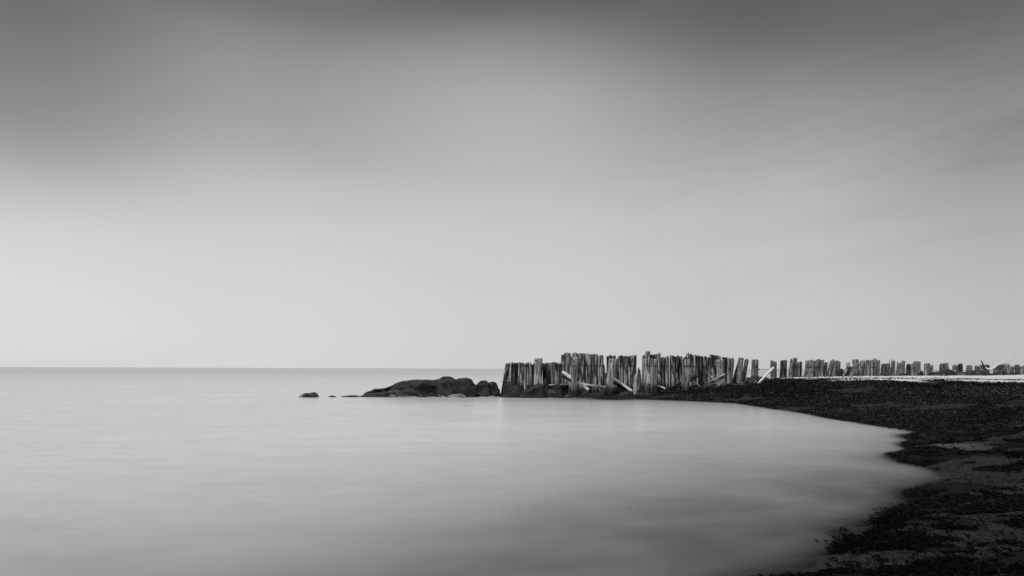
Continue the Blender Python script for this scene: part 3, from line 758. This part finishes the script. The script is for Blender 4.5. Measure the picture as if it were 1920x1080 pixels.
B([(884, 745), (889, 722), (896, 716), (901, 713.6), (909, 713), (914, 716.5), (921, 733), (924, 745)], 43.3, 1.2, ROCK, 'narrow boulder with pale streaks right of the blocky one', 9, rough=.14, pw=.6)
B([(904, 745), (911, 722), (917, 715.8), (926, 715.6), (932, 721), (937, 730), (940, 745)], 43.6, 1.3, ROCK_PLAIN, 'round-shouldered boulder nearest the outermost pile', 10)
B([(911, 746), (916, 743), (924, 742), (931, 744), (934, 746)], 41.9, .5, ROCK_PALE, 'small pale flat stone awash below the round-shouldered boulder', 11, name='stone', cat='stone', rough=.03)
B([(866, 760.6), (872, 759.6), (880, 759.4), (886, 760.8)], 32.8, .35, ROCK_PALE, 'pale stone tip barely breaking the water in front of the rocks', 12, yb=761, name='stone', cat='stone', rough=.01, sink=.15)
B([(941, 744), (943, 722), (947, 716), (956, 717), (968, 718.5), (974, 724), (980, 744)], 43.6, 1.2, ROCK_PLAIN, 'flat-topped dark boulder against the outermost pile', 13)
B([(935, 746), (942, 739), (950, 732), (960, 725), (968, 722), (976, 727), (983, 735), (986, 746)], 42.4, 1.4, ROCK_PLAIN, 'slanting dark boulder at the water below the outermost pile', 14)
B([(966, 747), (972, 738), (982, 731), (994, 726), (1004, 721), (1014, 717.6), (1018, 719), (1022, 730), (1027, 747)], 42.0, 1.5, ROCK_PLAIN, 'large slab boulder slanting up to the right below the pale pillar', 15)
B([(1016, 726), (1017, 710), (1022, 705), (1027, 710), (1029, 726)], 43.5, .8, ROCK_PLAIN, 'small pointed dark block against the foot of the outer wall', 16, yb=735, pw=.6)
B([(1004, 747), (1010, 742), (1016, 740), (1022, 747)], 41.6, .5, ROCK_PALE, 'little grey stone at the water beside the large slab', 17, yb=747, name='stone', cat='stone', rough=.03)
B([(1018, 747), (1022, 736), (1028, 731), (1036, 730), (1044, 733), (1050, 747)], 42.3, 1.1, ROCK, 'low rough boulder right of the large slab', 18)
B([(1034, 735), (1037, 722), (1042, 719), (1050, 719), (1055, 727), (1060, 738)], 43.4, .9, ROCK_PLAIN, 'squarish dark boulder under the inner end of the outer wall', 19, yb=738)
B([(1036, 747.5), (1042, 735), (1049, 731), (1055, 735), (1060, 747.5)], 41.9, .9, ROCK_PLAIN, 'rounded dark boulder left of the pillar in the water', 20, yb=747)
B([(1056, 748), (1060, 738), (1066, 735), (1072, 738), (1078, 748)], 41.6, .8, ROCK, 'small boulder touching the left foot of the pillar in the water', 21, yb=748)
B([(1079, 747), (1084, 734), (1094, 731), (1106, 732), (1116, 738), (1120, 747)], 42.6, 1.0, ROCK_PLAIN, 'wide low boulder under the lower end of the bright plank', 22, yb=747)
B([(1078, 748), (1083, 743), (1092, 740), (1100, 743), (1106, 748)], 41.5, .7, ROCK, 'low streaked stone right of the pillar in the water', 23, yb=748, name='stone', cat='stone')
B([(1112, 748), (1113, 736), (1118, 735), (1128, 735), (1134, 738), (1136, 748)], 41.8, .8, ROCK_PLAIN, 'boxy black boulder left of the leaning pillar', 24, yb=748, pw=.5)
B([(1118, 742), (1124, 730), (1130, 728), (1138, 735), (1146, 748)], 42.2, .9, ROCK_PLAIN, 'dark boulder resting against the foot of the leaning pillar', 25, yb=748)
B([(1146, 747.5), (1152, 742), (1164, 737), (1176, 733.5), (1184, 732), (1186, 738), (1187, 747.5)], 41.9, 1.0, ROCK_PLAIN, 'wedge slab boulder under the second bright plank', 26, yb=748)
B([(1145, 738), (1147, 727), (1154, 724.5), (1159, 727), (1160, 738)], 43.6, .7, ROCK_PLAIN, 'small dark boulder behind the leaning pillar', 27, yb=738)
B([(1186, 747.5), (1192, 738), (1202, 735), (1212, 736), (1222, 740), (1232, 745)], 42.6, 1.0, ROCK_PLAIN, 'low dark boulder at the foot of the broad pillar', 28, yb=748)
B([(1194, 738), (1198, 728), (1204, 726), (1208, 731), (1210, 738)], 44.2, .7, ROCK_PLAIN, 'dark boulder in the gap left of the broad pillar', 29, yb=738)
BG = 'dark boulders at the foot of the far piles'
B([(1395, 716), (1399, 707), (1404, 706), (1409, 710), (1412, 716)], 48.5, .8, ROCK_PLAIN, 'dark stone between the leaning trio and the bolted pile', 30, yb=716, group=BG)
B([(1421, 712), (1426, 706), (1434, 705.5), (1440, 708), (1444, 712)], 50, .9, ROCK_PLAIN, 'low dark boulder behind the bleached leaning plank', 31, yb=713, group=BG)
B([(1440, 708), (1441, 706), (1443, 705.4), (1445, 706.4), (1446, 708)], 48.8, .25, ROCK_WHITE, 'white stone at the foot of the lone short pile', 32, yb=708, sink=.1, name='stone', cat='stone', group='white stones', rough=.02)
B([(1398, 712), (1400, 710.4), (1402, 710.4), (1404, 712)], 47.8, .2, ROCK_WHITE, 'white stone behind the dark broken beams', 33, yb=712, sink=.1, name='stone', cat='stone', group='white stones', rough=.02)
B([(1488, 711), (1493, 705.5), (1500, 704.5), (1507, 706), (1510, 710)], 51.3, .9, ROCK, 'low grey boulder right of the tall leaning pair', 34, yb=711, group=BG)
B([(1573, 704), (1574, 692), (1578, 690.6), (1582, 692), (1584, 704)], 54.8, .8, ROCK_PLAIN, 'low dark boulder in the gap between the slanting piles', 35, yb=704, group=BG)
B([(1646, 702), (1652, 698.6), (1660, 697.4), (1668, 699), (1676, 702)], 55.6, .8, ROCK, 'flat dark boulder below the tall pale pair', 36, yb=703, group=BG)
B([(1686, 702), (1690, 699.2), (1696, 698.6), (1701, 702)], 56.6, .6, ROCK, 'small flat boulder at the foot of the slim post', 37, yb=703, group=BG)
B([(1724, 703), (1726, 696), (1728, 695.6), (1733, 703)], 58, .6, ROCK_PLAIN, 'small pointed boulder right of the stepped row', 38, yb=704, group=BG)
B([(1740, 705), (1745, 698), (1755, 695.6), (1768, 696.4), (1776, 705)], 58.6, 1.4, ROCK, 'left boulder of the dark mound before the pile pair', 39, yb=705, group=BG)
B([(1770, 705), (1774, 694), (1780, 692), (1786, 696), (1792, 705)], 59.4, 1.2, ROCK_PLAIN, 'peaked boulder of the dark mound right of the pile pair', 40, yb=705, group=BG)
B([(1788, 705.5), (1793, 698), (1802, 697), (1812, 699), (1818, 705.5)], 60, 1.2, ROCK, 'low boulder left of the two big ones', 41, yb=706, group=BG)
B([(1808, 706), (1812, 697), (1820, 694), (1834, 693.6), (1846, 695), (1853, 699), (1858, 706)], 60.4, 1.8, ROCK, 'biggest rounded boulder below the white branch', 42, yb=706, group=BG)
B([(1855, 705), (1862, 699.5), (1868, 698), (1873, 705)], 62, .8, ROCK_PLAIN, 'small boulder right of the biggest rounded one', 43, yb=705, group=BG)
B([(1881, 705), (1884, 698), (1889, 697), (1893, 705)], 63, .8, ROCK_PLAIN, 'small dark boulder before the broad pale pile', 44, yb=705, group=BG)
B([(1893, 705), (1896, 699), (1900, 698), (1904, 705)], 63.5, .8, ROCK_PLAIN, 'small dark boulder left of the last dark pile', 45, yb=705, group=BG)

# ------------------------------------------------------------------ driftwood
def branch(pts, mat, name, label, cat, seed):
    rg = np.random.default_rng(seed); V, Fc = [], []
    P = []
    for (px, py, Y, rr), (qx, qy, QY, qr) in zip(pts[:-1], pts[1:]):
        for t in np.linspace(0, 1, 6, endpoint=False):
            P.append((at(px + (qx - px) * t, py + (qy - py) * t, Y + (QY - Y) * t), rr + (qr - rr) * t))
    P.append((at(*pts[-1][:3]), pts[-1][3]))
    C_ = np.array([p_[0] for p_ in P]); C_[1:-1] = (C_[:-2] + C_[1:-1] * 2 + C_[2:]) / 4
    for i, c in enumerate(C_):
        d = C_[min(i + 1, len(C_) - 1)] - C_[max(i - 1, 0)]; d /= np.linalg.norm(d)
        s_ = np.cross(d, [0, 1, 0]); s_ /= np.linalg.norm(s_); w = np.cross(s_, d)
        for k in range(8):
            t = k / 8 * 2 * math.pi; rr = P[i][1] * (1 + .08 * rg.normal())
            V.append(c + s_ * math.cos(t) * rr + w * math.sin(t) * rr)
    for i in range(len(C_) - 1):
        for k in range(8): Fc.append((i * 8 + k, i * 8 + (k + 1) % 8, (i + 1) * 8 + (k + 1) % 8, (i + 1) * 8 + k))
    Fc.append(list(range(8))[::-1]); Fc.append([(len(C_) - 1) * 8 + k for k in range(8)])
    return tag(mesh(name, V, Fc, mat, loc=tuple(C_[0])), label, cat)
branch([(1848, 689, 60.8, .05), (1852, 692, 60.8, .07), (1857, 692.6, 60.8, .075), (1864, 689, 60.7, .07), (1874, 680.8, 60.6, .06), (1884, 675, 60.4, .05), (1896, 668.6, 60.2, .03)],
       WOOD_PALE, 'driftwood_branch', 'bent white driftwood branch sticking up among the far piles', 'driftwood', 5)
branch([(1848, 694, 60.9, .07), (1844, 686, 60.9, .06), (1841.5, 680, 60.9, .05), (1839.5, 675.6, 60.9, .035)], WOOD_DARK, 'driftwood_stick', 'short dark stick poking up left of the white branch', 'driftwood', 6)
branch([(1663, 701.5, 55.2, .1), (1668, 698, 55.2, .08), (1671, 695.5, 55.2, .05)], WOOD_DARK, 'driftwood_stick', 'dark curved driftwood stub below the tall pale pair', 'driftwood', 7)

# distant boats: two specks on the horizon
def boat(px, L_, label):
    D = 2400.0; p = at(px, 691, D); p[2] = 0
    root = bpy.data.objects.new('fishing_boat', None); COL.objects.link(root); root.location = p
    mt_, q1, b1 = newmat('boat_paint'); b1.inputs['Base Color'].default_value = (.05, .05, .05, 1)
    hs = [(-.5, .16), (-.2, .2), (.2, .18), (.42, .08), (.5, .0)]
    V, Fc = [], []
    for t, w in hs:
        for sy, z in ((-1, 1.0 + max(0, t)), (-.7, -.3), (.7, -.3), (1, 1.0 + max(0, t))): V.append((p[0] + t * L_, p[1] + sy * w * L_ + .001 * sy, z))
    for i in range(4):
        for k in range(4): Fc.append((i * 4 + k, i * 4 + (k + 1) % 4, i * 4 + 4 + (k + 1) % 4, i * 4 + 4 + k))
    Fc.append((0, 1, 2, 3))
    mesh('hull', V, Fc, mt_, False, tuple(p), root)
    V = [(p[0] + x * L_ * .14 - L_ * .1, p[1] + y * L_ * .1, z) for z in (1.0, 3.2) for x, y in ((-1, -1), (1, -1), (1, 1), (-1, 1))]
    mesh('wheelhouse', V, [(0, 1, 5, 4), (1, 2, 6, 5), (2, 3, 7, 6), (3, 0, 4, 7), (4, 5, 6, 7)], mt_, False, tuple(p), root)
    tag(root, label, 'boat', 'boats on the horizon')
boat(714.5, 3.4, 'tiny dark boat on the horizon above the long rock, the larger speck')
boat(745, 2.0, 'tiniest faint boat on the horizon, just right of the larger speck')

# ------------------------------------------------------------------ seaweed wrack
def seaweed():
    mt, q, b = newmat('seaweed'); tone = q.attr('tone'); grey(q, b, tone)
    b.inputs['Roughness'].default_value = 0.8; b.inputs['Specular IOR Level'].default_value = 0.0
    rg = np.random.default_rng(77)
    # candidates spread evenly over bearing and log distance, so near and far tufts look equally dense
    n = 1500000
    azm = rg.uniform(R(-4), R(44), n); rr = 3.6 * (58 / 3.6)**rg.random(n)
    X = np.sin(azm) * rr; Y = np.cos(azm) * rr
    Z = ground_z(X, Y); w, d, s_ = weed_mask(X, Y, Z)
    edge = sstep(Z + .02 * fbm(X * 1.3, Y * 1.1, 0, 61, 3), -.035, .012)
    pr = np.clip(w, 0, 1)**1.2 * edge
    strag = (rg.random(n) < .035) & (Z > 0) & (d < .4)
    strag |= (rg.random(n) < .10) & (d > .4) & (fbm(X * .3, Y * .5, 0, 71, 3) > .05)
    keep = (rg.random(n) < pr * .62) | strag
    X, Y, Z, rr = X[keep], Y[keep], np.maximum(Z[keep], 0.0), rr[keep]
    k = len(X)
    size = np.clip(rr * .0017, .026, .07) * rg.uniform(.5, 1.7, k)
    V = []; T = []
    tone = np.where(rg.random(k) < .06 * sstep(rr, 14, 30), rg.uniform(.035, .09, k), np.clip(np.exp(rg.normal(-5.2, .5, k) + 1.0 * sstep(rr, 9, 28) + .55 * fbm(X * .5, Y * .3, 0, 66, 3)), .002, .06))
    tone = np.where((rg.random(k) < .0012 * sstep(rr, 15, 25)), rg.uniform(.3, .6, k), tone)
    ang = rg.uniform(0, 2 * math.pi, k); lift = rg.uniform(.05, .6, k); curl = rg.normal(0, .7, k)
    wd = rg.uniform(.10, .4, k); size = np.where(tone > .25, size * .45, size)
    pts = []
    for s0 in (0.0, .5, 1.0):
        a2 = ang + curl * s0
        cx = X + np.cos(a2) * size * s0 * 1.25; cy = Y + np.sin(a2) * size * s0 * 1.25
        cz = Z + .012 + size * lift * math.sin(s0 * 2.4) * .9
        ww = size * wd * (1 - .55 * abs(s0 - .4))
        nx, ny = -np.sin(a2), np.cos(a2); tl = rg.normal(0, .5, k)
        pts.append(np.c_[cx + nx * ww, cy + ny * ww, cz + tl * ww * .5]); pts.append(np.c_[cx - nx * ww, cy - ny * ww, cz - tl * ww * .5])
    V = np.stack(pts, 1).reshape(-1, 3)
    base = np.arange(k)[:, None] * 6
    f = np.concatenate([base + np.array([0, 1, 3, 2]), base + np.array([2, 3, 5, 4])])
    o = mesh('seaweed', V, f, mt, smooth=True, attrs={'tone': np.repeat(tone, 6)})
    tag(o, 'dark washed-up seaweed covering the beach in ragged tufts', 'seaweed', kind='stuff')
    print('seaweed tufts', k)
seaweed()
